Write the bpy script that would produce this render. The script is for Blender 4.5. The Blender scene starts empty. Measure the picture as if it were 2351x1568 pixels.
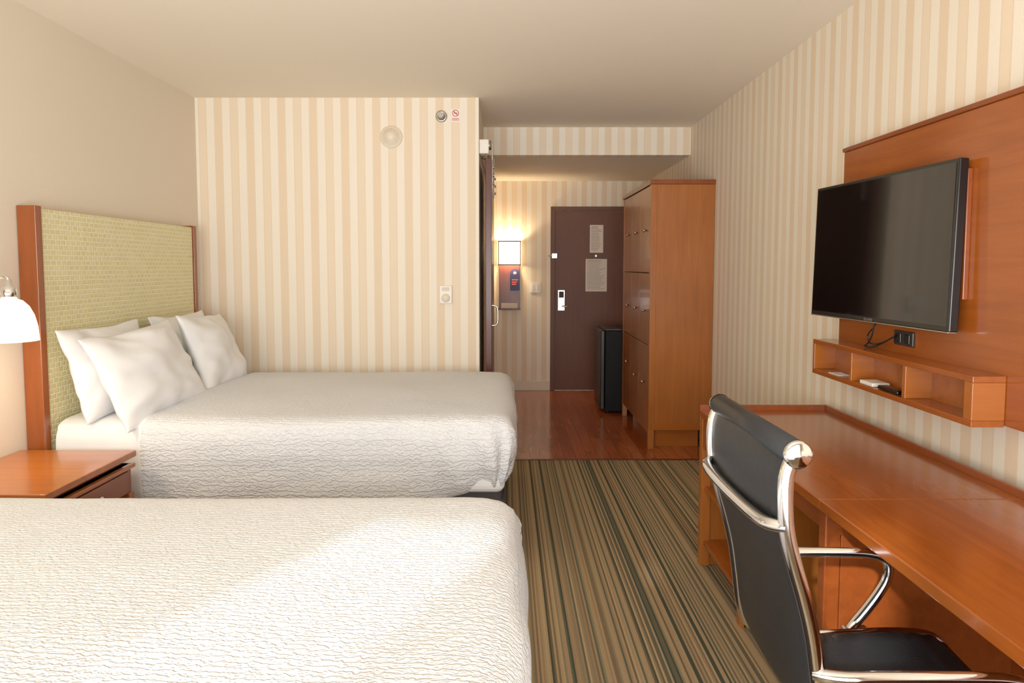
import bpy, bmesh, math, random
from mathutils import Vector, Matrix, noise
random.seed(4)
S=bpy.context.scene
S.view_settings.view_transform='Standard'
S.view_settings.look='None'
S.view_settings.gamma=1.14
COL=S.collection

# ------------------------------------------------------------ materials
def newmat(name):
    m=bpy.data.materials.new(name); m.use_nodes=True
    nt=m.node_tree; b=nt.nodes['Principled BSDF']
    return m,nt,b
def lin(c):
    return tuple(((v/255)/12.92 if v/255<=0.04045 else ((v/255+0.055)/1.055)**2.4) for v in c)+(1,)
def N(nt,t,**kw):
    n=nt.nodes.new(t)
    for k,v in kw.items():
        if k=='inp':
            for kk,vv in v.items(): n.inputs[kk].default_value=vv
        else: setattr(n,k,v)
    return n
def plain(name,rgb,rough=0.5,metal=0,noise_amt=0.04,nscale=30,bump=0,emit=None,estr=0,spec=0.5,trans=0,coat=0):
    m,nt,b=newmat(name); L=nt.links
    tc=N(nt,'ShaderNodeTexCoord'); nz=N(nt,'ShaderNodeTexNoise',inp={'Scale':nscale,'Detail':3.0})
    L.new(tc.outputs['Object'],nz.inputs['Vector'])
    r=N(nt,'ShaderNodeValToRGB'); c=lin(rgb)
    r.color_ramp.elements[0].color=tuple(v*(1-noise_amt) for v in c[:3])+(1,)
    r.color_ramp.elements[1].color=tuple(min(1,v*(1+noise_amt)) for v in c[:3])+(1,)
    r.color_ramp.elements[0].position=.3; r.color_ramp.elements[1].position=.7
    L.new(nz.outputs[0],r.inputs[0]); L.new(r.outputs[0],b.inputs['Base Color'])
    b.inputs['Roughness'].default_value=rough; b.inputs['Metallic'].default_value=metal
    b.inputs['Specular IOR Level'].default_value=spec
    b.inputs['Transmission Weight'].default_value=trans
    b.inputs['Coat Weight'].default_value=coat
    if bump:
        bp=N(nt,'ShaderNodeBump',inp={'Strength':bump,'Distance':0.004}); L.new(nz.outputs[0],bp.inputs['Height']); L.new(bp.outputs[0],b.inputs['Normal'])
    if emit:
        b.inputs['Emission Color'].default_value=lin(emit); b.inputs['Emission Strength'].default_value=estr
    return m
def wood(name,c1,c2,axis='Z',rough=0.28,scale=1.0,coat=0.3):
    m,nt,b=newmat(name); L=nt.links
    g=N(nt,'ShaderNodeNewGeometry'); mp=N(nt,'ShaderNodeMapping')
    sc={'X':(1.2,18,18),'Y':(18,1.2,18),'Z':(18,18,1.2)}[axis]
    mp.inputs['Scale'].default_value=tuple(s*scale for s in sc)
    L.new(g.outputs['Position'],mp.inputs['Vector'])
    nz=N(nt,'ShaderNodeTexNoise',inp={'Scale':1.6,'Detail':6.0,'Roughness':0.62,'Distortion':0.5}); L.new(mp.outputs[0],nz.inputs['Vector'])
    n2=N(nt,'ShaderNodeTexNoise',inp={'Scale':2.2,'Detail':2.0}); L.new(g.outputs['Position'],n2.inputs['Vector'])
    add=N(nt,'ShaderNodeMath',operation='MULTIPLY_ADD',inp={1:0.6}); L.new(nz.outputs[0],add.inputs[0])
    m2=N(nt,'ShaderNodeMath',operation='MULTIPLY',inp={1:0.4}); L.new(n2.outputs[0],m2.inputs[0]); L.new(m2.outputs[0],add.inputs[2])
    r=N(nt,'ShaderNodeValToRGB'); r.color_ramp.elements[0].color=lin(c1); r.color_ramp.elements[1].color=lin(c2)
    r.color_ramp.elements[0].position=.3; r.color_ramp.elements[1].position=.7
    L.new(add.outputs[0],r.inputs[0]); L.new(r.outputs[0],b.inputs['Base Color'])
    b.inputs['Roughness'].default_value=rough; b.inputs['Coat Weight'].default_value=coat; b.inputs['Coat Roughness'].default_value=.12
    b.inputs['Specular IOR Level'].default_value=.35
    return m
def stripes(name,axis,period=0.112,off=0.0):
    m,nt,b=newmat(name); L=nt.links
    g=N(nt,'ShaderNodeNewGeometry'); sp=N(nt,'ShaderNodeSeparateXYZ'); L.new(g.outputs['Position'],sp.inputs[0])
    a=N(nt,'ShaderNodeMath',operation='MULTIPLY_ADD',inp={1:1/(period*2),2:50+off}); L.new(sp.outputs[axis],a.inputs[0])
    f=N(nt,'ShaderNodeMath',operation='FRACT'); L.new(a.outputs[0],f.inputs[0])
    r=N(nt,'ShaderNodeValToRGB'); r.color_ramp.interpolation='CONSTANT'
    e=r.color_ramp.elements
    A=lin((245,235,217)); B=lin((235,213,183)); C=lin((239,220,193))
    e[0].position=0; e[0].color=A; e[1].position=.24; e[1].color=B
    for p,c in ((.27,C),(.47,B),(.5,A),(.74,B)):
        x=e.new(p); x.color=c
    L.new(f.outputs[0],r.inputs[0])
    mp=N(nt,'ShaderNodeMapping'); mp.inputs['Scale'].default_value=(400,400,60) ; L.new(g.outputs['Position'],mp.inputs['Vector'])
    nz=N(nt,'ShaderNodeTexNoise',inp={'Scale':1.0,'Detail':2.0}); L.new(mp.outputs[0],nz.inputs['Vector'])
    mx=N(nt,'ShaderNodeMix',data_type='RGBA',blend_type='MULTIPLY'); mx.inputs[0].default_value=.06
    L.new(r.outputs[0],mx.inputs[6]); L.new(nz.outputs[0],mx.inputs[7]); L.new(mx.outputs[2],b.inputs['Base Color'])
    bp=N(nt,'ShaderNodeBump',inp={'Strength':.08,'Distance':.002}); L.new(nz.outputs[0],bp.inputs['Height']); L.new(bp.outputs[0],b.inputs['Normal'])
    b.inputs['Roughness'].default_value=.6; b.inputs['Specular IOR Level'].default_value=.25
    return m
def carpet():
    m,nt,b=newmat('striped_carpet'); L=nt.links
    g=N(nt,'ShaderNodeNewGeometry'); sp=N(nt,'ShaderNodeSeparateXYZ'); L.new(g.outputs['Position'],sp.inputs[0])
    fl=N(nt,'ShaderNodeMath',operation='SNAP',inp={1:.0075}); L.new(sp.outputs[0],fl.inputs[0])
    wn=N(nt,'ShaderNodeTexWhiteNoise',noise_dimensions='1D')
    sc=N(nt,'ShaderNodeMath',operation='MULTIPLY',inp={1:37.7}); L.new(fl.outputs[0],sc.inputs[0]); L.new(sc.outputs[0],wn.inputs['W'])
    nz=N(nt,'ShaderNodeTexNoise',noise_dimensions='1D',inp={'Scale':22.0,'Detail':1.0}); L.new(fl.outputs[0],nz.inputs['W'])
    mr=N(nt,'ShaderNodeMapRange',inp={'From Min':.3,'From Max':.7}); L.new(nz.outputs[0],mr.inputs[0])
    av=N(nt,'ShaderNodeMix',data_type='FLOAT'); av.inputs[0].default_value=.30; L.new(wn.outputs[0],av.inputs[2]); L.new(mr.outputs[0],av.inputs[3])
    r=N(nt,'ShaderNodeValToRGB'); r.color_ramp.interpolation='CONSTANT'; e=r.color_ramp.elements
    e[0].position=0; e[0].color=lin((66,70,58))
    e[1].position=.18; e[1].color=lin((102,90,70))
    for p,c in ((.26,(146,122,92)),(.34,(88,92,76)),(.39,(156,132,100)),(.50,(118,100,76)),(.56,(162,138,104)),(.67,(128,118,94)),(.74,(172,148,112)),(.86,(106,88,66))):
        x=e.new(p); x.color=lin(c)
    L.new(av.outputs[0],r.inputs[0])
    n2=N(nt,'ShaderNodeTexNoise',inp={'Scale':260.0,'Detail':2.0}); L.new(g.outputs['Position'],n2.inputs['Vector'])
    mx=N(nt,'ShaderNodeMix',data_type='RGBA',blend_type='OVERLAY'); mx.inputs[0].default_value=.45
    L.new(r.outputs[0],mx.inputs[6]); L.new(n2.outputs[0],mx.inputs[7]); L.new(mx.outputs[2],b.inputs['Base Color'])
    bp=N(nt,'ShaderNodeBump',inp={'Strength':.5,'Distance':.004}); L.new(n2.outputs[0],bp.inputs['Height']); L.new(bp.outputs[0],b.inputs['Normal'])
    b.inputs['Roughness'].default_value=.95; b.inputs['Specular IOR Level'].default_value=.1
    return m
def woodfloor():
    m,nt,b=newmat('cherry_plank_floor'); L=nt.links
    g=N(nt,'ShaderNodeNewGeometry'); mp=N(nt,'ShaderNodeMapping'); mp.inputs['Rotation'].default_value=(0,0,math.pi/2)
    L.new(g.outputs['Position'],mp.inputs['Vector'])
    br=N(nt,'ShaderNodeTexBrick',inp={'Scale':1.0,'Mortar Size':.0012,'Brick Width':.9,'Row Height':.085})
    br.inputs['Color1'].default_value=lin((156,76,36)); br.inputs['Color2'].default_value=lin((180,96,50)); br.inputs['Mortar'].default_value=lin((90,40,22))
    L.new(mp.outputs[0],br.inputs['Vector'])
    m3=N(nt,'ShaderNodeMapping'); m3.inputs['Scale'].default_value=(25,1.5,1); L.new(g.outputs['Position'],m3.inputs['Vector'])
    nz=N(nt,'ShaderNodeTexNoise',inp={'Scale':2.0,'Detail':5.0}); L.new(m3.outputs[0],nz.inputs['Vector'])
    mx=N(nt,'ShaderNodeMix',data_type='RGBA',blend_type='OVERLAY'); mx.inputs[0].default_value=.35
    L.new(br.outputs[0],mx.inputs[6]); L.new(nz.outputs[0],mx.inputs[7]); L.new(mx.outputs[2],b.inputs['Base Color'])
    b.inputs['Roughness'].default_value=.15; b.inputs['Coat Weight'].default_value=.3; b.inputs['Coat Roughness'].default_value=.1
    return m
def coverlet():
    m,nt,b=newmat('white_matelasse'); L=nt.links
    g=N(nt,'ShaderNodeNewGeometry'); mp=N(nt,'ShaderNodeMapping'); mp.inputs['Scale'].default_value=(.6,1,1)
    mp.inputs['Rotation'].default_value=(0,0,0.08)
    L.new(g.outputs['Position'],mp.inputs['Vector'])
    w=N(nt,'ShaderNodeTexWave',wave_type='BANDS',bands_direction='Y',inp={'Scale':20.0,'Distortion':6.0,'Detail':1.5,'Detail Scale':6.0}); L.new(mp.outputs[0],w.inputs['Vector'])
    w2=N(nt,'ShaderNodeTexWave',wave_type='BANDS',bands_direction='Z',inp={'Scale':13.0,'Distortion':8.0,'Detail':2.0,'Detail Scale':5.0}); L.new(mp.outputs[0],w2.inputs['Vector'])
    sp=N(nt,'ShaderNodeSeparateXYZ'); L.new(g.outputs['Normal'],sp.inputs[0])
    ab=N(nt,'ShaderNodeMath',operation='ABSOLUTE'); L.new(sp.outputs[2],ab.inputs[0])
    mr=N(nt,'ShaderNodeMapRange',inp={'From Min':.5,'From Max':.9}); L.new(ab.outputs[0],mr.inputs[0])
    mx=N(nt,'ShaderNodeMix',data_type='FLOAT'); L.new(mr.outputs[0],mx.inputs[0]); L.new(w2.outputs['Fac'],mx.inputs[2]); L.new(w.outputs['Fac'],mx.inputs[3])
    bp=N(nt,'ShaderNodeBump',inp={'Strength':.66,'Distance':.0055}); L.new(mx.outputs[0],bp.inputs['Height']); L.new(bp.outputs[0],b.inputs['Normal'])
    b.inputs['Base Color'].default_value=lin((230,232,236)); b.inputs['Roughness'].default_value=.85
    b.inputs['Specular IOR Level'].default_value=.15
    return m
def weave():
    m,nt,b=newmat('green_basket_weave'); L=nt.links
    g=N(nt,'ShaderNodeNewGeometry')
    sp=N(nt,'ShaderNodeSeparateXYZ'); L.new(g.outputs['Position'],sp.inputs[0])
    cb=N(nt,'ShaderNodeCombineXYZ'); L.new(sp.outputs[1],cb.inputs[0]); L.new(sp.outputs[2],cb.inputs[1])
    br=N(nt,'ShaderNodeTexBrick',inp={'Scale':1.0,'Mortar Size':.0045,'Mortar Smooth':.9,'Brick Width':.040,'Row Height':.024})
    br.inputs['Color1'].default_value=lin((214,204,146)); br.inputs['Color2'].default_value=lin((222,213,160)); br.inputs['Mortar'].default_value=lin((240,233,204))
    L.new(cb.outputs[0],br.inputs['Vector'])
    L.new(br.outputs[0],b.inputs['Base Color'])
    bp=N(nt,'ShaderNodeBump',invert=True,inp={'Strength':.6,'Distance':.003}); L.new(br.outputs['Fac'],bp.inputs['Height']); L.new(bp.outputs[0],b.inputs['Normal'])
    b.inputs['Roughness'].default_value=.55
    return m

M_strX=stripes('striped_wallpaper_x',0); M_strY=stripes('striped_wallpaper_y',1)
M_beige=plain('beige_wall_paint',(226,213,194),.75,bump=.05,nscale=120,noise_amt=.015,spec=.2)
M_ceil=plain('ceiling_paint',(239,228,209),.8,bump=.05,nscale=150,noise_amt=.015,spec=.2)
M_trim=plain('cream_trim',(226,214,192),.45,noise_amt=.01)
M_carpet=carpet(); M_floor=woodfloor(); M_cover=coverlet(); M_weave=weave()
M_sheet=plain('white_cotton',(238,239,241),.85,bump=.05,nscale=12,noise_amt=.01,spec=.15)
M_woodZ=wood('cherry_wood_vertical',(142,78,28),(172,100,42),'Z')
M_woodY=wood('cherry_wood_lengthwise',(134,64,18),(164,84,29),'Y',rough=.2)
M_woodX=wood('cherry_wood_cross',(146,76,24),(176,98,36),'X')
M_woodR=wood('cherry_wood_red',(114,50,16),(142,68,27),'Y')
M_woodH=wood('headboard_wood',(122,58,20),(154,79,33),'Z')
M_dark=wood('dark_brown_door',(98,60,46),(112,70,54),'Z',rough=.5,coat=0)
M_darkred=wood('espresso_door',(74,32,22),(96,42,30),'Z',rough=.35,coat=.1)
M_chrome=plain('chrome',(225,225,228),.08,metal=1,noise_amt=.01)
M_nickel=plain('brushed_nickel',(200,196,190),.25,metal=1,noise_amt=.03)
M_black=plain('black_plastic',(20,20,22),.35,noise_amt=.05)
M_fridge=plain('black_fridge',(18,18,19),.6,noise_amt=.1,nscale=200,bump=.1,spec=.2)
M_screen=plain('tv_screen',(8,8,8),.08,noise_amt=.01,coat=.2)
M_bezel=plain('tv_bezel',(12,12,13),.25,noise_amt=.02)
M_leather=plain('black_leather',(26,28,32),.45,bump=.25,nscale=160,noise_amt=.12,spec=.4)
M_skirt=plain('charcoal_bed_base',(58,54,55),.9,bump=.3,nscale=200,noise_amt=.15)
M_white=plain('white_plastic',(238,232,222),.4,noise_amt=.01)
M_cream=plain('cream_plastic',(234,221,200),.5,noise_amt=.01)
M_paper=plain('paper',(226,212,198),.8,noise_amt=.02)
M_ink=plain('print_ink',(150,135,125),.8)
M_inkd=plain('dark_ink',(70,60,58),.8)
M_navy=plain('navy_card',(28,30,78),.5)
M_orange=plain('orange_print',(226,92,60),.6)
M_red=plain('red_print',(205,60,50),.6)
M_shade=plain('lit_fabric_shade',(255,240,210),.8,emit=(255,228,180),estr=1.9)
M_glass=plain('lit_opal_glass',(255,246,230),.3,emit=(255,232,200),estr=1.2)
M_curtain=plain('drape_fabric',(214,206,192),.9)

# ------------------------------------------------------------ geometry helpers
def group(name,loc=(0,0,0),rotz=0):
    e=bpy.data.objects.new(name,None); e.location=loc; e.rotation_euler=(0,0,rotz); e.empty_display_size=.1; COL.objects.link(e); return e
def finish(name,me,mat,parent=None,smooth=False,world=True):
    o=bpy.data.objects.new(name,me); COL.objects.link(o)
    if mat is not None and not me.materials: me.materials.append(mat)
    if smooth:
        for p in me.polygons: p.use_smooth=True
    if parent is not None:
        if world:
            off=Vector(parent.location)
            for v in me.vertices: v.co-=off
        o.parent=parent
    return o
def box(name,x0,x1,y0,y1,z0,z1,mat,parent=None,bevel=0.0,seg=2):
    bm=bmesh.new(); bmesh.ops.create_cube(bm,size=1)
    for v in bm.verts:
        v.co=Vector(((x0+x1)/2+v.co.x*(x1-x0),(y0+y1)/2+v.co.y*(y1-y0),(z0+z1)/2+v.co.z*(z1-z0)))
    if bevel: bmesh.ops.bevel(bm,geom=bm.edges[:],offset=bevel,segments=seg,profile=.5,affect='EDGES')
    me=bpy.data.meshes.new(name); bm.to_mesh(me); bm.free()
    return finish(name,me,mat,parent)
def tube(name,pts,rad,mat,parent=None,flat=None,cyclic=False,poly=False,res=4):
    cu=bpy.data.curves.new(name+'_c','CURVE'); cu.dimensions='3D'; cu.bevel_depth=rad; cu.bevel_resolution=res; cu.use_fill_caps=True; cu.resolution_u=10
    if poly:
        s=cu.splines.new('POLY'); s.points.add(len(pts)-1)
        for p,c in zip(s.points,pts): p.co=(*c,1)
    else:
        s=cu.splines.new('NURBS'); s.points.add(len(pts)-1); s.order_u=3; s.use_endpoint_u=True
        for p,c in zip(s.points,pts): p.co=(*c,1)
    s.use_cyclic_u=cyclic
    o=bpy.data.objects.new(name+'_c',cu); COL.objects.link(o)
    bpy.context.view_layer.update()
    me=bpy.data.meshes.new_from_object(o.evaluated_get(bpy.context.evaluated_depsgraph_get()))
    bpy.data.objects.remove(o); me.materials.clear()
    return finish(name,me,mat,parent,smooth=True)
def cyl(name,p0,p1,r,mat,parent=None,r2=None,seg=28,bev=0):
    p0=Vector(p0); p1=Vector(p1); d=p1-p0
    bm=bmesh.new(); bmesh.ops.create_cone(bm,cap_ends=True,segments=seg,radius1=r,radius2=r if r2 is None else r2,depth=d.length)
    if bev: bmesh.ops.bevel(bm,geom=[e for e in bm.edges if len(e.link_faces)==2 and any(len(f.verts)>4 for f in e.link_faces)],offset=bev,segments=2,affect='EDGES')
    q=Vector((0,0,1)).rotation_difference(d.normalized()).to_matrix().to_4x4()
    bm.transform(Matrix.Translation((p0+p1)/2)@q)
    me=bpy.data.meshes.new(name); bm.to_mesh(me); bm.free()
    o=finish(name,me,mat,parent)
    for p in me.polygons: p.use_smooth=len(p.vertices)<=4
    return o
def lathe(name,prof,center,mat,parent=None,axis='Z',seg=40,sgn=1):
    bm=bmesh.new(); rings=[]
    for r,h in prof:
        ring=[]
        for i in range(seg):
            a=2*math.pi*i/seg; u=r*math.cos(a); v=r*math.sin(a)
            co={'Z':(u,v,h*sgn),'X':(h*sgn,u,v),'Y':(u,h*sgn,v)}[axis]
            ring.append(bm.verts.new(Vector(center)+Vector(co)))
        rings.append(ring)
    for a,b in zip(rings,rings[1:]):
        for i in range(seg): bm.faces.new((a[i],a[(i+1)%seg],b[(i+1)%seg],b[i]))
    bmesh.ops.remove_doubles(bm,verts=bm.verts[:],dist=1e-5); bmesh.ops.recalc_face_normals(bm,faces=bm.faces[:])
    me=bpy.data.meshes.new(name); bm.to_mesh(me); bm.free()
    return finish(name,me,mat,parent,smooth=True)
def knob(name,p,d,parent,r=.014):
    ax,s=d
    lathe(name,[(0.0001,0),(.006,0),(.006,.012),(r*.8,.016),(r,.022),(r*.8,.029),(.0001,.031)],p,M_nickel,parent,axis=ax,sgn=s,seg=20)

# ------------------------------------------------------------ room shell
XL,XR=-2.207,1.576; YB=-0.9; YW=5.17; YH=6.25; YE=8.13; H=2.6; XA=-0.20
box('floor_carpet',XL-.1,XR+.1,YB-.1,YW,-.1,0,M_carpet)
box('floor',XA-.1,XR+.1,YW,YE+.1,-.1,0,M_floor)
box('trim_floor_strip',XA,XR,YW-.012,YW+.012,0,.006,M_darkred,bevel=.002)
box('ceiling',XL-.1,XR+.1,YB-.1,YH+.1,H,H+.1,M_ceil)
box('wall_left',XL-.1,XL,YB-.1,YW+.1,0,H,M_beige)
box('wall_right',XR,XR+.1,YB-.1,YE+.1,0,H,M_strY)
box('wall_bathroom_front',XL,XA,YW,YW+.1,0,H,M_strX)
box('wall_bathroom_side',XA-.1,XA,YW+.1,YE,0,H,M_strY)
box('wall_entry',XA-.1,XR,YE,YE+.1,0,H,M_strX)
box('wall_header',XA,XR,YH,YH+.1,2.365,H,M_strX)
box('ceiling_entry_soffit',XA,XR,YH+.1,YE,2.365,2.46,M_ceil)
box('baseboard_entry_left',XA,.49,YE-.015,YE,0,.11,M_trim,bevel=.004)
box('baseboard_bathroom_front',XL,XA+.012,YW-.015,YW,0,.11,M_trim,bevel=.004)
box('baseboard_left',XL,XL+.015,YB,YW-.02,0,.11,M_trim,bevel=.004)
box('baseboard_right',XR-.015,XR,YB,5.46,0,.11,M_trim,bevel=.004)
# window wall behind the camera
WX0,WX1,WZ0,WZ1=-2.05,1.35,.15,2.25
box('wall_window_left',XL,WX0,YB-.1,YB,0,H,M_beige)
box('wall_window_right',WX1,XR,YB-.1,YB,0,H,M_beige)
box('wall_window_below',WX0,WX1,YB-.1,YB,0,WZ0,M_beige)
box('wall_window_above',WX0,WX1,YB-.1,YB,WZ1,H,M_beige)
w=group('window_1',(0,YB-.05,WZ0))
for i,x in enumerate((WX0+.02,-.6,.1,WX1-.02)): box(f'mullion_{i}',x-.012,x+.012,YB-.04,YB-.01,WZ0,WZ1,M_trim,w)
box('rail_bottom',WX0,WX1,YB-.06,YB-.01,WZ0,WZ0+.05,M_trim,w); box('rail_top',WX0,WX1,YB-.04,YB-.01,WZ1-.02,WZ1,M_trim,w)
def curtain(name,x0,x1,y):
    bm=bmesh.new(); n=int(abs(x1-x0)*80)+4; vs=[]
    for i in range(n+1):
        x=x0+(x1-x0)*i/n; yy=y+.03*math.sin(i*.75)+.01*math.sin(i*.31)
        vs.append((bm.verts.new((x,yy,.02)),bm.verts.new((x,yy*1.0,2.50))))
    for a,b in zip(vs,vs[1:]): bm.faces.new((a[0],b[0],b[1],a[1]))
    me=bpy.data.meshes.new(name); bm.to_mesh(me); bm.free(); return finish(name,me,M_curtain,None,True)
curtain('window_curtain',-.24,1.50,YB+.07)
curtain('window_curtain',-1.26,-.48,YB+.07)
curtain('window_curtain',-2.17,-1.66,YB+.07)
tube('curtain_rod',[(-2.17,YB+.07,2.53),(1.5,YB+.07,2.53)],.012,M_nickel,poly=True)

# entry door
d=group('door_1',(.95,YE,0))
DX0,DX1=.49,1.49
box('frame_left',DX0,DX0+.05,YE-.03,YE-.001,0,2.08,M_dark,d,.003)
box('frame_right',DX1-.05,DX1,YE-.03,YE-.001,0,2.08,M_dark,d,.003)
box('frame_top',DX0+.05,DX1-.05,YE-.03,YE-.001,2.035,2.08,M_dark,d,.003)
box('leaf',DX0+.053,DX1-.053,YE-.02,YE-.001,.01,2.032,M_dark,d,.002)
fy=YE-.02
box('lock_plate',.57,.655,fy-.012,fy,.91,1.15,M_nickel,d,.006)
cyl('lever_hub',(.612,fy-.012,.965),(.612,fy-.05,.965),.014,M_nickel,d)
tube('lever',[(.612,fy-.045,.965),(.64,fy-.047,.965),(.672,fy-.045,.962)],.009,M_nickel,d)
box('lock_reader',.585,.64,fy-.018,fy-.012,1.06,1.13,M_inkd,d,.003)
box('security_latch',.50,.565,YE-.055,YE-.03,1.50,1.56,M_nickel,d,.005)
cyl('latch_bar',(.565,fy-.02,1.53),(.46,fy-.04,1.53),.006,M_nickel,d)
cyl('peephole',(1.0,fy,1.53),(1.0,fy-.008,1.53),.012,M_nickel,d)
def notice(name,x0,x1,z0,z1,rows,seed):
    g=group(name,((x0+x1)/2,fy,z0)); random.seed(seed)
    box('sheet',x0,x1,fy-.004,fy-.0005,z0,z1,M_paper,g)
    hz=(z1-z0)/(rows+2); w_=x1-x0
    for i in range(rows):
        z=z1-hz*(i+1.2); e=x1-.015-random.random()*.06*(w_/.2)
        box(f'line_{i}',x0+.015,e,fy-.005,fy-.004,z-hz*.13,z+hz*.13,M_inkd if i==0 else M_ink,g)
notice('door_notice',.93,1.08,1.565,1.875,16,2)
notice('door_notice',.885,1.125,1.13,1.495,22,5)

sw=group('light_switch',(.32,YE,1.17))
box('plate',.262,.38,YE-.008,YE-.0005,1.115,1.235,M_white,sw,.003)
for i,x in enumerate((.295,.347)): box(f'rocker_{i}',x-.013,x+.013,YE-.013,YE-.007,1.14,1.21,M_trim,sw,.002)
# sconce with shelf board
sc=group('wall_sconce',(.03,YE,1.2))
SX0,SX1=-.095,.15
box('back_board',SX0+.005,SX1-.005,YE-.02,YE-.001,.93,1.44,M_darkred,sc,.003)
box('shelf',SX0,SX1,YE-.10,YE-.02,.925,.945,M_darkred,sc,.003)
box('shade_front',SX0,SX1,YE-.14,YE-.135,1.43,1.69,M_shade,sc)
box('shade_left',SX0,SX0+.005,YE-.135,YE-.01,1.43,1.69,M_shade,sc)
box('shade_right',SX1-.005,SX1,YE-.135,YE-.01,1.43,1.69,M_shade,sc)
box('shade_rim_top',SX0-.002,SX1+.002,YE-.143,YE-.139,1.684,1.696,M_darkred,sc)
box('shade_rim_bottom',SX0-.002,SX1+.002,YE-.143,YE-.139,1.424,1.436,M_darkred,sc)
for i,x in enumerate((SX0,SX1)): box(f'shade_rim_side_{i}',x-.005,x+.005,YE-.143,YE-.139,1.424,1.696,M_darkred,sc)
cyl('bulb',(.028,YE-.06,1.50),(.028,YE-.06,1.55),.02,M_shade,sc)
box('bulb_bracket',.018,.038,YE-.07,YE-.001,1.48,1.50,M_nickel,sc)
dh=group('door_hanger_card',(.08,YE-.02,1.16))
bm=bmesh.new(); pts=[(.035,1.14),(.145,1.14),(.145,1.33)]
pts+= [(.09+.055*math.cos(a),1.33+.055*math.sin(a)) for a in [i*math.pi/12 for i in range(1,12)]]+[(.035,1.33)]
vs=[bm.verts.new((x,YE-.024,z)) for x,z in pts]; f=bm.faces.new(vs); r=bmesh.ops.extrude_face_region(bm,geom=[f])
for v in r['geom']:
    if isinstance(v,bmesh.types.BMVert): v.co.y-=.002
me=bpy.data.meshes.new('card'); bm.to_mesh(me); bm.free(); finish('card',me,M_navy,dh)
lathe('mark',[(.0001,0),(.018,0),(.018,.001),(.0001,.001)],(.09,YE-.026,1.335),M_paper,dh,'Y',sgn=-1)
for i in range(3): box(f'print_{i}',.055,.125-.012*i,YE-.0275,YE-.026,1.255-.024*i,1.265-.024*i,M_orange,dh)
box('note_card',SX0+.03,SX1-.03,YE-.085,YE-.06,.946,1.0,M_paper)

# wall things
th=group('wall_thermostat',(-.439,YW,1.21))
box('body',-.484,-.394,YW-.025,YW,1.145,1.275,M_white,th,.005)
lathe('dial',[(.0001,.014),(.026,.014),(.03,.008),(.03,0)],(-.439,YW-.025,1.185),M_trim,th,'Y',sgn=-1)
box('display',-.466,-.412,YW-.027,YW-.025,1.235,1.262,M_paper,th)
lathe('smoke_detector',[(.079,0),(.079,.010),(.072,.017),(.060,.019),(.056,.032),(.036,.04),(.032,.05),(.0001,.052)],(-.82,YW-.0005,2.325),M_cream,None,'Y',sgn=-1)
sp=group('wall_sprinkler',(-.464,YW,2.47))
lathe('escutcheon',[(.042,0),(.042,.006),(.03,.012),(.022,.006),(.0001,.006)],(-.464,YW-.0005,2.47),M_nickel,sp,'Y',sgn=-1)
cyl('head',(-.464,YW-.006,2.47),(-.464,YW-.05,2.47),.011,M_nickel,sp); cyl('deflector',(-.464,YW-.05,2.47),(-.464,YW-.053,2.47),.02,M_nickel,sp)
ns=group('no_smoking_sign',(-.364,YW,2.476))
box('plate',-.402,-.326,YW-.003,YW-.0005,2.43,2.522,M_white,ns)
bm=bmesh.new()
ro=[]
for i in range(32):
    a=2*math.pi*i/32; ro.append((bm.verts.new((-.364+.024*math.cos(a),YW-.0035,2.492+.024*math.sin(a))),bm.verts.new((-.364+.019*math.cos(a),YW-.0035,2.492+.019*math.sin(a)))))
for i in range(32):
    a,b=ro[i],ro[(i+1)%32]; bm.faces.new((a[0],b[0],b[1],a[1]))
vs=[bm.verts.new((-.364+x,YW-.0037,2.492+z)) for x,z in ((-.016,.012),(-.012,.016),(.016,-.012),(.012,-.016))]; bm.faces.new(vs)
me=bpy.data.meshes.new('ring'); bm.to_mesh(me); bm.free(); finish('ring_and_slash',me,M_red,ns)
box('cigarette',-.377,-.351,YW-.0042,YW-.0032,2.490,2.494,M_inkd,ns)
for i in range(2): box(f'print_{i}',-.39,-.338,YW-.004,YW-.003,2.452-.01*i,2.456-.01*i,M_red,ns)

# barn door
bd=group('barn_door',(-.12,5.7,0))
box('panel',-.155,-.112,5.24,6.22,.015,2.19,M_darkred,bd,.003)
box('track',-.165,-.155,5.2,7.2,2.235,2.285,M_nickel,bd,.002)
box('track_bracket',-.198,-.13,5.19,5.25,2.215,2.315,M_white,bd,.006)
for i,y in enumerate((5.36,6.08)):
    cyl(f'roller_{i}',(-.15,y,2.30),(-.115,y,2.30),.035,M_nickel,bd,bev=.004)
    box(f'strap_{i}',-.112,-.105,y-.02,y+.02,1.98,2.31,M_nickel,bd,.002)
    for k in range(3): cyl(f'bolt_{i}_{k}',(-.106,y,2.02+.06*k),(-.092,y,2.02+.06*k),.011,M_nickel,bd)
tube('pull_handle',[(-.112,5.36,1.12),(-.08,5.36,1.12),(-.068,5.36,1.09),(-.068,5.36,1.0),(-.08,5.36,.97),(-.112,5.36,.97)],.007,M_chrome,bd)
for i,y in enumerate((5.7,6.6,7.1)): cyl(f'track_spacer_{i}',(-.198,y,2.26),(-.16,y,2.26),.012,M_nickel,bd)

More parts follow.
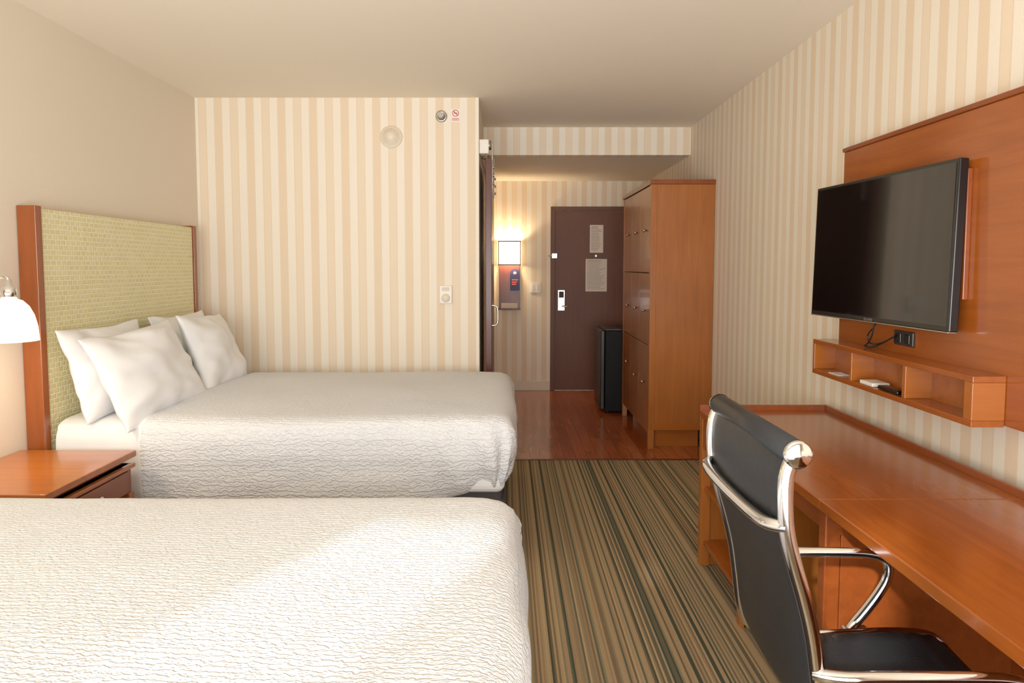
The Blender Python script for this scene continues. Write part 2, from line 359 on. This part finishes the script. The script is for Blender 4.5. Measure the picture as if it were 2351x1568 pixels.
# ------------------------------------------------------------ wardrobe
wd=group('wardrobe',(1.33,6.1,0))
WX,W0,W1=1.09,5.48,6.76
box('side_near',WX+.022,1.573,W0,W0+.03,.15,2.03,M_woodZ,wd,.002)
box('side_far',WX+.022,1.573,W1-.03,W1,.15,2.03,M_woodZ,wd,.002)
box('back',1.555,1.573,W0+.03,W1-.03,.15,2.03,M_woodZ,wd)
box('bottom',WX+.022,1.555,W0+.03,W1-.03,.15,.17,M_woodZ,wd)
box('plinth',WX+.07,1.50,W0+.09,W1-.22,.0,.15,M_woodX,wd,.002)
box('rail_bottom',WX+.022,1.573,W0-.006,W0,.15,.20,M_woodX,wd,.002)
box('top',WX-.008,1.574,W0-.012,W1+.01,2.03,2.065,M_woodR,wd,.004)
box('front_post_near',WX,WX+.045,W0-.004,W0+.045,0,2.03,M_woodZ,wd,.003)
box('front_post_far',WX,WX+.045,W1-.045,W1,0,2.03,M_woodZ,wd,.003)
cols=[W0+.048,W0+.048+.397,W0+.048+.794,W1-.048]
rows=[(.12,.80),(.804,1.36),(1.364,2.025)]
for ci in range(3):
    for ri,(z0,z1) in enumerate(rows):
        box(f'door_{ci}_{ri}',WX+.002,WX+.021,cols[ci]+.003,cols[ci+1]-.003,z0+.001,z1-.001,M_woodZ,wd,.0015)
for ci in range(3):
    y=cols[ci]+ (.10 if ci else .12)
    for z in (1.69,1.065,.50 if ci<2 else .56): knob(f'knob_{ci}_{int(z*100)}',(WX+.002,y,z),('X',-1),wd,.015)

# mini fridge
fr=group('mini_fridge',(1.15,7.1,0))
box('body',.94,1.38,6.83,7.30,.02,.80,M_fridge,fr,.008)
box('door',.895,.935,6.83,7.30,.04,.80,M_black,fr,.008)
box('top_panel',.93,1.39,6.825,7.305,.80,.82,M_black,fr,.005)
for i,(x,y) in enumerate(((.97,6.87),(.97,7.26),(1.34,6.87),(1.34,7.26))): cyl(f'foot_{i}',(x,y,0),(x,y,.025),.018,M_black,fr)

# ------------------------------------------------------------ beds
PR=[(0,0,0),(.04,.04,-.003),(.08,.075,-.014),(.12,.10,-.036),(.17,.118,-.078),(.24,.126,-.145),(.32,.118,-.222),(.39,.098,-.285),(.45,.065,-.335),(.5,.02,-.355)]
def prof(L):
    for a,b in zip(PR,PR[1:]):
        if L<=b[0]:
            t=(L-a[0])/(b[0]-a[0]); return a[1]+(b[1]-a[1])*t, a[2]+(b[2]-a[2])*t
    return PR[-1][1],PR[-1][2]
def bed(y0,y1,seed,fold=-1.70):
    x0,x1=-2.115,.05; zt=.70
    g=group('bed',((x0+x1)/2,(y0+y1)/2,0))
    cx0,cx1,cy0,cy1=x0+.02,x1-.125,y0+.125,y1-.125
    def axis(c0,c1,start_drape):
        a=[]
        if start_drape: a+=[c0-.5+.02*i for i in range(25)]
        n=int((c1-c0)/.02); a+=[c0+(c1-c0)*i/n for i in range(n)]
        a+=[c1+.02*i for i in range(26)]
        return a
    xs=axis(cx0,cx1,False); ys=axis(cy0,cy1,True)
    bm=bmesh.new(); G=[]
    for x in xs:
        row=[]
        for y in ys:
            qx=min(max(x,cx0),cx1); qy=min(max(y,cy0),cy1); dx,dy=x-qx,y-qy
            L=max(abs(dx),abs(dy)); o,dz=prof(L)
            n=math.hypot(dx,dy)
            ux,uy=(dx/n,dy/n) if n>1e-6 else (0,0)
            longside=abs(uy)*max(0,min(1,(x1-.25-x)/.3+ .2)) if L>0 else 0
            if L>.2:
                dz-= .11*longside*(L-.2)/.3; o+= .05*longside*max(0,(L-.3)/.2)
            p=Vector((qx+ux*o,qy+uy*o,zt+dz))
            cr=(1-min(1,L/.3))
            p.z+=cr*.018*math.cos((y-(y0+y1)/2)/(y1-y0)*3.0)*1.0
            w1=noise.noise(Vector((x*1.6,y*1.9,seed)))
            w2=noise.noise(Vector((x*5,y*5+p.z*6,seed+7)))
            p.z+=.010*w1*cr+.003*w2
            side=min(1,L/.15)
            hang=noise.noise(Vector((x*3.2+seed,y*3.2,p.z*2.5)))
            hang2=noise.noise(Vector((x*4+seed,y*4,p.z*22)))
            k=(.014*hang+.006*hang2)*side
            if abs(uy)>.3 and x>cx1-.25: k+=.012*math.sin((x-cx1)*30+p.z*14)*side
            p.x+=ux*k; p.y+=uy*k
            p.z+=.02*noise.noise(Vector((x*1.3,y*1.3,seed+3)))*max(0,(L-.3)/.2)
            s=max(0,min(1,(fold+.04*noise.noise(Vector((y*2,p.z*3,seed)))-x)/.03)); s=s*s*(3-2*s)
            th=.014*s
            if cr>.6: p.z-=th
            else:
                p.z-=th*cr; p.x-=ux*th; p.y-=uy*th
            row.append(bm.verts.new(p))
        G.append(row)
    for i in range(len(xs)-1):
        for j in range(len(ys)-1):
            f=bm.faces.new((G[i][j],G[i+1][j],G[i+1][j+1],G[i][j+1])); f.smooth=True
            f.material_index=1 if xs[i]<fold-.012 else 0
    me=bpy.data.meshes.new('bedding'); bm.to_mesh(me); bm.free()
    me.materials.append(M_cover); me.materials.append(M_sheet)
    o=finish('bedding',me,M_cover,g,True)
    box('mattress',x0,x1-.06,y0+.05,y1-.05,.34,.66,M_sheet,g,.04,4)
    box('box_base',x0+.01,x1-.075,y0+.08,y1-.08,.10,.36,M_skirt,g,.02,3)
    for i,(x,y) in enumerate(((x0+.1,y0+.2),(x0+.1,y1-.2),(x1-.2,y0+.2),(x1-.2,y1-.2))): cyl(f'foot_{i}',(x,y,0),(x,y,.11),.03,M_black,g)
    box('skirt',x0+.02,x1-.055,y0+.075,y1-.075,.015,.30,M_skirt,g,.015,3)
    return g
def headboard(y0,y1):
    g=group('headboard',(-2.16,(y0+y1)/2,0))
    box('post_near',XL+.004,-2.118,y0,y0+.045,0.0,1.685,M_woodH,g,.003)
    box('post_far',XL+.004,-2.118,y1-.045,y1,0.0,1.685,M_woodH,g,.003)
    box('panel',XL+.03,-2.128,y0+.045,y1-.045,.25,1.675,M_weave,g,.006)
    box('back',XL+.004,XL+.03,y0+.045,y1-.045,.25,1.67,M_woodH,g)
bed(3.27,4.90,1.0); headboard(3.25,4.93)
bed(.60,2.25,9.0); headboard(.58,2.27)

def pillow(loc,rot,w=.70,h=.46,t=.17,seed=0):
    n=64; bm=bmesh.new()
    for side in (1,-1):
        g=[]
        for i in range(n+1):
            row=[]
            for j in range(n+1):
                u=-1+2*i/n; v=-1+2*j/n
                u=math.sin(u*math.pi/2)*.35+u*.65; v=math.sin(v*math.pi/2)*.35+v*.65
                prof_=max(0,(1-abs(u)**2.2))**.6*max(0,(1-abs(v)**2.2))**.6
                y=u*w/2*(1-.08*math.cos(v*math.pi/2)); z=v*h/2*(1-.08*math.cos(u*math.pi/2))
                x=side*t/2*prof_*(1-.20*v)
                x+=side*.026*noise.noise(Vector((u*1.2,v*1.2,seed+side*2)))*min(1,prof_*2)
                a=math.atan2(v,u); rr=math.hypot(u,v)
                x+=side*.010*math.sin(a*8+seed+3*noise.noise(Vector((u*2,v*2,seed))))*max(0,rr-.5)*min(1,prof_*3)
                x+=side*.012*noise.noise(Vector((u*2.6+v,v*3.0,seed+side*5)))*min(1,prof_*2)
                z+=.012*noise.noise(Vector((u*2,seed,1)))*v; y+=.012*noise.noise(Vector((v*2,seed,4)))
                x+=.02*noise.noise(Vector((u*1.0,v*1.0,seed+9)))
                row.append(bm.verts.new((x,y,z)))
            g.append(row)
        for i in range(n):
            for j in range(n):
                q=(g[i][j],g[i+1][j],g[i+1][j+1],g[i][j+1])
                bm.faces.new(q if side>0 else q[::-1]).smooth=True
    bmesh.ops.remove_doubles(bm,verts=bm.verts[:],dist=.0006)
    bmesh.ops.recalc_face_normals(bm,faces=bm.faces[:])
    me=bpy.data.meshes.new('pillow'); bm.to_mesh(me); bm.free()
    o=bpy.data.objects.new('pillow',me); COL.objects.link(o); me.materials.append(M_sheet)
    for p in me.polygons: p.use_smooth=True
    o.location=loc; o.rotation_euler=[math.radians(a) for a in rot]
    return o
pillow((-2.00,3.64,.90),(0,-17,0),w=.74,seed=1)
pillow((-1.81,3.62,.885),(3,-26,-5),w=.78,h=.48,t=.19,seed=2)
pillow((-1.99,4.47,.90),(0,-17,0),w=.74,seed=3)
pillow((-1.80,4.40,.895),(-3,-22,4),w=.72,h=.48,t=.19,seed=14)

# ------------------------------------------------------------ nightstand & lamp
nsd=group('nightstand',(-1.93,2.87,0))
nx0,nx1,ny0,ny1=-2.19,-1.67,2.55,3.19
box('top',nx0,nx1,ny0,ny1,.558,.586,M_woodX,nsd,.004)
box('neck',nx0+.02,nx1-.05,ny0+.03,ny1-.03,.53,.558,M_woodR,nsd)
box('drawer_case',nx0+.01,nx1-.02,ny0+.015,ny1-.015,.40,.53,M_woodR,nsd,.003)
box('case_top_edge',nx0+.005,nx1-.003,ny0+.006,ny1-.006,.512,.53,M_woodX,nsd,.003)
box('drawer_front',nx1-.02,nx1-.006,ny0+.06,ny1-.06,.41,.505,M_woodR,nsd,.003)
knob('knob',(nx1-.006,(ny0+ny1)/2+.0,.46),('X',1),nsd,.016)
for i,(x,y) in enumerate(((nx1-.055,ny1-.055),(nx1-.055,ny0+.01),(nx0+.01,ny1-.055),(nx0+.01,ny0+.01))):
    box(f'leg_{i}',x,x+.045,y,y+.045,0,.40,M_woodZ,nsd,.003)
box('lower_shelf',nx0+.02,nx1-.03,ny0+.03,ny1-.03,.14,.16,M_woodX,nsd,.002)
lp=group('wall_lamp',(-1.96,2.79,1.19))
LX=-1.935; LZ=1.20
lathe('shade',[(.026,.085),(.045,.078),(.066,.055),(.082,.02),(.092,-.025),(.096,-.08),(.093,-.08),(.089,-.025),(.078,.018),(.06,.05),(.0001,.075)],(LX,2.79,LZ),M_glass,lp)
lathe('cap',[(.0001,.16),(.012,.16),(.014,.135),(.028,.13),(.03,.105),(.028,.082),(.0001,.082)],(LX,2.79,LZ),M_chrome,lp)
tube('arm',[(LX,2.79,1.355),(LX,2.79,1.368),(-1.97,2.79,1.374),(-2.08,2.79,1.32),(-2.15,2.79,1.30),(-2.19,2.79,1.30)],.008,M_chrome,lp)
lathe('wall_plate',[(.0001,.02),(.045,.018),(.05,0)],(XL+.001,2.79,1.30),M_chrome,lp,'X')

# ------------------------------------------------------------ TV wall panel, shelf, TV
tp=group('tv_wall_panel',(1.54,2.5,.92))
box('board',1.515,1.575,1.45,3.27,.925,1.92,M_woodY,tp,.003)
box('mount_board',1.497,1.515,2.36,3.12,1.30,1.73,M_woodR,tp,.003)
box('top_edge',1.508,1.575,1.45,3.275,1.92,1.938,M_woodR,tp,.003)
sh=group('wall_shelf',(1.46,2.73,.92))
a,b_=1.412,1.514
box('bottom',a,b_,2.16,3.30,.921,.941,M_woodY,sh,.002)
box('top',a,b_,2.16,3.30,1.058,1.078,M_woodY,sh,.002)
box('end_near',a,b_,2.16,2.20,.941,1.058,M_woodX,sh,.002)
box('end_far',a,b_,3.28,3.30,.941,1.058,M_woodX,sh,.002)
for i,y in enumerate((2.53,2.93)): box(f'divider_{i}',a+.002,b_,y,y+.022,.941,1.058,M_woodX,sh,.002)
box('back',b_-.006,b_,2.20,3.28,.941,1.058,M_woodX,sh)
box('key_card',1.42,1.475,3.06,3.15,.942,.945,M_white)
box('remote_control',1.425,1.465,2.60,2.74,.942,.956,M_bezel,bevel=.004)
box('cable_box',1.42,1.49,2.77,2.87,.942,.957,M_white,bevel=.003)
tv=bpy.data.objects.new('television',None); COL.objects.link(tv)
tv.location=(1.438,2.83,1.478); tv.rotation_euler=(0,math.radians(1.4),math.radians(3.2))
def lbox(name,x0,x1,y0,y1,z0,z1,mat,bev=0): 
    o=box(name,x0,x1,y0,y1,z0,z1,mat,None,bev); o.parent=tv; return o
lbox('frame',-.004,.028,-.475,.475,-.285,.285,M_bezel,.004)
lbox('screen',-.0055,-.003,-.461,.461,-.266,.272,M_screen,0)
lbox('rim_bottom',-.006,.024,-.473,.473,-.288,-.284,M_nickel,.001)
lbox('rear_housing',.022,.044,-.34,.34,-.22,.15,M_bezel,.01)
cu=bpy.data.curves.new('lettering','FONT'); cu.body='SOLVANE'; cu.size=.014; cu.align_x='CENTER'; cu.extrude=.0003
t=bpy.data.objects.new('lettering',cu); COL.objects.link(t); cu.materials.append(M_nickel); t.parent=tv
t.location=(-.0065,0,-.281); t.rotation_euler=(math.pi/2,0,-math.pi/2)
po=group('power_outlet',(1.51,2.72,1.136))
box('plate',1.505,1.5145,2.655,2.785,1.11,1.165,M_black,po,.003)
for i,y in enumerate((2.69,2.75)): box(f'socket_{i}',1.501,1.505,y-.018,y+.018,1.12,1.155,M_bezel,po,.002)
tube('tv_cable',[(1.47,2.86,1.22),(1.47,2.87,1.15),(1.465,2.90,1.10),(1.47,2.95,1.085),(1.48,2.90,1.082),(1.49,2.83,1.11),(1.498,2.77,1.14)],.0035,M_black)
tube('tv_cable',[(1.475,2.84,1.22),(1.475,2.87,1.17),(1.47,2.93,1.13),(1.475,2.90,1.09),(1.49,2.80,1.12),(1.498,2.76,1.145)],.003,M_black)

# ------------------------------------------------------------ desk
dk=group('desk',(1.2,2.1,0))
dx0,dx1,dy0,dy1,ds=.905,1.51,.42,3.35,2.04
box('top_far',dx0,dx1-.018,ds+.001,dy1-.018,.706,.738,M_woodY,dk,.003)
box('top_near',dx0,dx1-.018,dy0,ds-.001,.706,.738,M_woodY,dk,.003)
box('rail_wall',dx1-.018,dx1,dy0,dy1,.69,.762,M_woodR,dk,.003)
box('rail_far',dx0,dx1-.018,dy1-.018,dy1,.69,.762,M_woodR,dk,.003)
box('back_panel',dx1-.035,dx1-.02,dy0+.02,dy1-.02,.03,.706,M_woodR,dk)
py0,py1=2.72,3.32
box('ped_side_far',dx0+.02,dx1-.035,py1,py1+.025,.0,.706,M_woodZ,dk,.002)
box('ped_side_near',dx0+.02,dx1-.035,py0,py0+.025,.0,.706,M_woodZ,dk,.002)
box('ped_post_far',dx0+.005,dx0+.05,py1-.015,py1+.03,0,.706,M_woodZ,dk,.003)
box('ped_post_near',dx0+.005,dx0+.05,py0,py0+.045,0,.706,M_woodZ,dk,.003)
box('drawer_front',dx0+.008,dx0+.028,py0+.048,py1-.018,.565,.70,M_woodY,dk,.003)
box('drawer_box',dx0+.03,dx1-.04,py0+.03,py1-.01,.56,.70,M_woodR,dk)
knob('drawer_knob',(dx0+.008,3.10,.635),('X',-1),dk,.015)
for i,z in enumerate((.36,.10)): box(f'shelf_{i}',dx0+.02,dx1-.04,py0+.025,py1,z,z+.022,M_woodY,dk,.002)
box('seam_panel',dx0+.06,dx1-.035,ds-.015,ds+.015,0,.706,M_woodR,dk,.002)
box('seam_post',dx0+.01,dx0+.055,ds-.022,ds+.022,0,.706,M_woodR,dk,.003)
box('apron_far',dx0+.03,dx0+.05,ds+.022,py0,.635,.706,M_woodR,dk,.002)
box('apron_near',dx0+.10,dx0+.12,dy0+.03,ds-.016,.655,.706,M_woodR,dk,.002)
bm=bmesh.new(); pts=[(ds-.022,.706),(ds-.022,.52)]+[(ds-.022-.12*(1-math.cos(a)),.52+.186*math.sin(a)) for a in [i*math.pi/20 for i in range(1,11)]]
vs=[bm.verts.new((dx0+.015,y,z)) for y,z in pts]; f=bm.faces.new(vs); r=bmesh.ops.extrude_face_region(bm,geom=[f])
for v in r['geom']:
    if isinstance(v,bmesh.types.BMVert): v.co.x+=.022
bmesh.ops.recalc_face_normals(bm,faces=bm.faces[:])
me=bpy.data.meshes.new('bracket'); bm.to_mesh(me); bm.free(); finish('curved_bracket',me,M_woodR,dk)
box('end_panel',dx0+.02,dx1-.035,dy0+.01,dy0+.035,0,.706,M_woodZ,dk,.002)

# ------------------------------------------------------------ office chair
ch=group('office_chair',(.82,1.53,0))
cn,cf=1.296,1.765
P=[(.527,1.065),(.514,1.03),(.512,.98),(.517,.92),(.532,.86),(.553,.79),(.57,.72),(.582,.64),(.592,.57),(.612,.515),(.66,.485),(.74,.475),(.86,.478),(.98,.482),(1.06,.476),(1.10,.455),(1.115,.425)]
def smoothpoly(P,k=6):
    out=[]
    for i in range(len(P)-1):
        p0=P[max(0,i-1)];p1=P[i];p2=P[i+1];p3=P[min(len(P)-1,i+2)]
        for j in range(k):
            t=j/k
            out.append(tuple(.5*((2*p1[a])+(-p0[a]+p2[a])*t+(2*p0[a]-5*p1[a]+4*p2[a]-p3[a])*t*t+(-p0[a]+3*p1[a]-3*p2[a]+p3[a])*t**3) for a in (0,1)))
    out.append(P[-1]); return out
SP=smoothpoly(P)
bm=bmesh.new(); rows=[]; ny=12
acc=0
for i,(x,z) in enumerate(SP):
    if i: acc+=math.hypot(x-SP[i-1][0],z-SP[i-1][1])
    a=SP[max(0,i-1)]; b=SP[min(len(SP)-1,i+1)]; tx,tz=b[0]-a[0],b[1]-a[1]; l=math.hypot(tx,tz); nx_,nz_=-tz/l*-1,tx/l*-1
    rib=.0
    if acc>.56: rib=.006*abs(math.sin((acc-.56)*math.pi/.045))
    front=[];backr=[]
    for j in range(ny+1):
        v=j/ny; y=cn+.012+(cf-cn-.024)*v; sag=.012*math.sin(v*math.pi)
        front.append(bm.verts.new((x+nx_*(-.004-rib+sag)*1,y,z+nz_*(-.004-rib+sag))))
        backr.append(bm.verts.new((x+nx_*(.006+sag),y,z+nz_*(.006+sag))))
    rows.append((front,backr))
for (f0,b0),(f1,b1) in zip(rows,rows[1:]):
    for j in range(ny):
        bm.faces.new((f0[j],f0[j+1],f1[j+1],f1[j])); bm.faces.new((b0[j+1],b0[j],b1[j],b1[j+1]))
    bm.faces.new((f0[0],f1[0],b1[0],b0[0])); bm.faces.new((f0[-1],b0[-1],b1[-1],f1[-1]))
bmesh.ops.recalc_face_normals(bm,faces=bm.faces[:])
me=bpy.data.meshes.new('sling'); bm.to_mesh(me); bm.free(); finish('sling_seat_and_back',me,M_leather,ch,True)
cyl('top_roll',(.530,cn-.004,1.068),(.530,cf+.004,1.068),.025,M_leather,ch,bev=.004)
for i,(y,s) in enumerate(((cn-.004,-1),(cf+.004,1))):
    lathe(f'roll_cap_{i}',[(.026,0),(.026,.007),(.021,.012),(.012,.010),(.006,.014),(.0001,.014)],(.530,y,1.068),M_chrome,ch,'Y',sgn=s)
for i,y in enumerate((cn,cf)):
    bm=bmesh.new(); rr=[]
    for k,(x,z) in enumerate(SP):
        a=SP[max(0,k-1)]; b=SP[min(len(SP)-1,k+1)]; tx,tz=b[0]-a[0],b[1]-a[1]; l=math.hypot(tx,tz); nx_,nz_=tz/l,-tx/l
        rr.append([bm.verts.new((x+nx_*.015*math.cos(q),y+.011*math.sin(q),z+nz_*.015*math.cos(q))) for q in [m*math.pi/6 for m in range(12)]])
    for a,b in zip(rr,rr[1:]):
        for m in range(12): bm.faces.new((a[m],a[(m+1)%12],b[(m+1)%12],b[m]))
    bm.faces.new(rr[0]); bm.faces.new(rr[-1][::-1]); bmesh.ops.recalc_face_normals(bm,faces=bm.faces[:])
    me=bpy.data.meshes.new('rail'); bm.to_mesh(me); bm.free(); finish(f'side_rail_{i}',me,M_chrome,ch,True)
    s=-1 if i==0 else 1; ya=y+s*.022
    o_=-.040 if i==0 else -.010
    tube(f'arm_{i}',[(.575,y,.690+o_),(.60,ya,.692+o_),(.70,ya,.694+o_),(.84,ya,.694+o_),(.93,ya,.692+o_),(.975,ya,.672+o_),(.975,ya,.63+o_),(.955,ya,.58),(.92,ya,.53),(.885,ya,.487),(.86,y,.474)],.0125,M_chrome,ch)
    box(f'arm_pad_{i}',.86,.92,min(y,ya)-.004,max(y,ya)+.004,.465,.492,M_chrome,ch,.004)
tube('back_brace',[(.515,cn,.93),(.498,cn+.01,.93),(.484,cn+.05,.925),(.482,(cn+cf)/2,.922),(.484,cf-.05,.925),(.498,cf-.01,.93),(.515,cf,.93)],.013,M_chrome,ch)
tube('seat_brace',[(.86,cn,.468),(.86,cn+.03,.43),(.86,(cn+cf)/2,.42),(.86,cf-.03,.43),(.86,cf,.468)],.014,M_chrome,ch)
cyl('tilt_mechanism',(.86,1.53,.36),(.86,1.53,.42),.06,M_black,ch,bev=.008)
cyl('gas_column',(.86,1.53,.10),(.86,1.53,.37),.022,M_chrome,ch)
cyl('base_hub',(.86,1.53,.07),(.86,1.53,.13),.04,M_chrome,ch,bev=.005)
for k in range(5):
    a=2*math.pi*k/5+.3; c,s=math.cos(a),math.sin(a)
    tube(f'base_leg_{k}',[(.86+.03*c,1.53+.03*s,.105),(.86+.15*c,1.53+.15*s,.095),(.86+.28*c,1.53+.28*s,.075)],.014,M_chrome,ch)
    px,py=.86+.28*c,1.53+.28*s
    cyl(f'caster_{k}',(px-.02*s,py+.02*c,.028),(px+.02*s,py-.02*c,.028),.028,M_black,ch,bev=.004)
    cyl(f'caster_stem_{k}',(px,py,.04),(px,py,.08),.008,M_chrome,ch)

# ------------------------------------------------------------ lights
def light(name,typ,loc,rot,energy,color=(1,1,1),**kw):
    l=bpy.data.lights.new(name,typ); l.energy=energy; l.color=color
    for k,v in kw.items(): setattr(l,k,v)
    o=bpy.data.objects.new(name,l); o.location=loc; o.rotation_euler=rot; COL.objects.link(o); return o
light('window_daylight','AREA',(-.3,YB+.2,1.35),(math.radians(106),0,0),152,(1,.985,.965),shape='RECTANGLE',size=3.2,size_y=2.1,spread=math.radians(140))
sd=Vector((.477,1,0)).normalized(); sd.z=-.48; sd.normalize()
so=light('sun','SUN',(0,-4,4),(0,0,0),5.2,(1,.96,.89),angle=math.radians(1.8))
so.rotation_euler=sd.to_track_quat('-Z','Y').to_euler()
light('sconce_bulb','POINT',(.028,YE-.085,1.60),(0,0,0),14,(1,.80,.54),shadow_soft_size=.03)
light('sconce_bulb_down','POINT',(.028,YE-.09,1.47),(0,0,0),2,(1,.80,.54),shadow_soft_size=.03)
light('lamp_bulb','POINT',(LX,2.79,1.13),(0,0,0),6,(1,.82,.58),shadow_soft_size=.05)
W=bpy.data.worlds.new('World'); S.world=W; W.use_nodes=True
nt=W.node_tree; bg=nt.nodes['Background']; sky=nt.nodes.new('ShaderNodeTexSky'); sky.sky_type='NISHITA'
sky.sun_disc=False; sky.sun_elevation=math.radians(28); nt.links.new(sky.outputs[0],bg.inputs[0]); bg.inputs[1].default_value=.25

# ------------------------------------------------------------ camera
c=bpy.data.cameras.new('camera'); co=bpy.data.objects.new('camera',c); COL.objects.link(co); S.camera=co
co.location=(0,0,1.41); TH=3.93
co.rotation_euler=(math.radians(90-TH),0,0)
c.sensor_width=36; c.lens=1650/2351*36; c.clip_start=.02
c.shift_x=(1175.5-1164)/2351; c.shift_y=-(172-1650*math.tan(math.radians(TH)))/2351
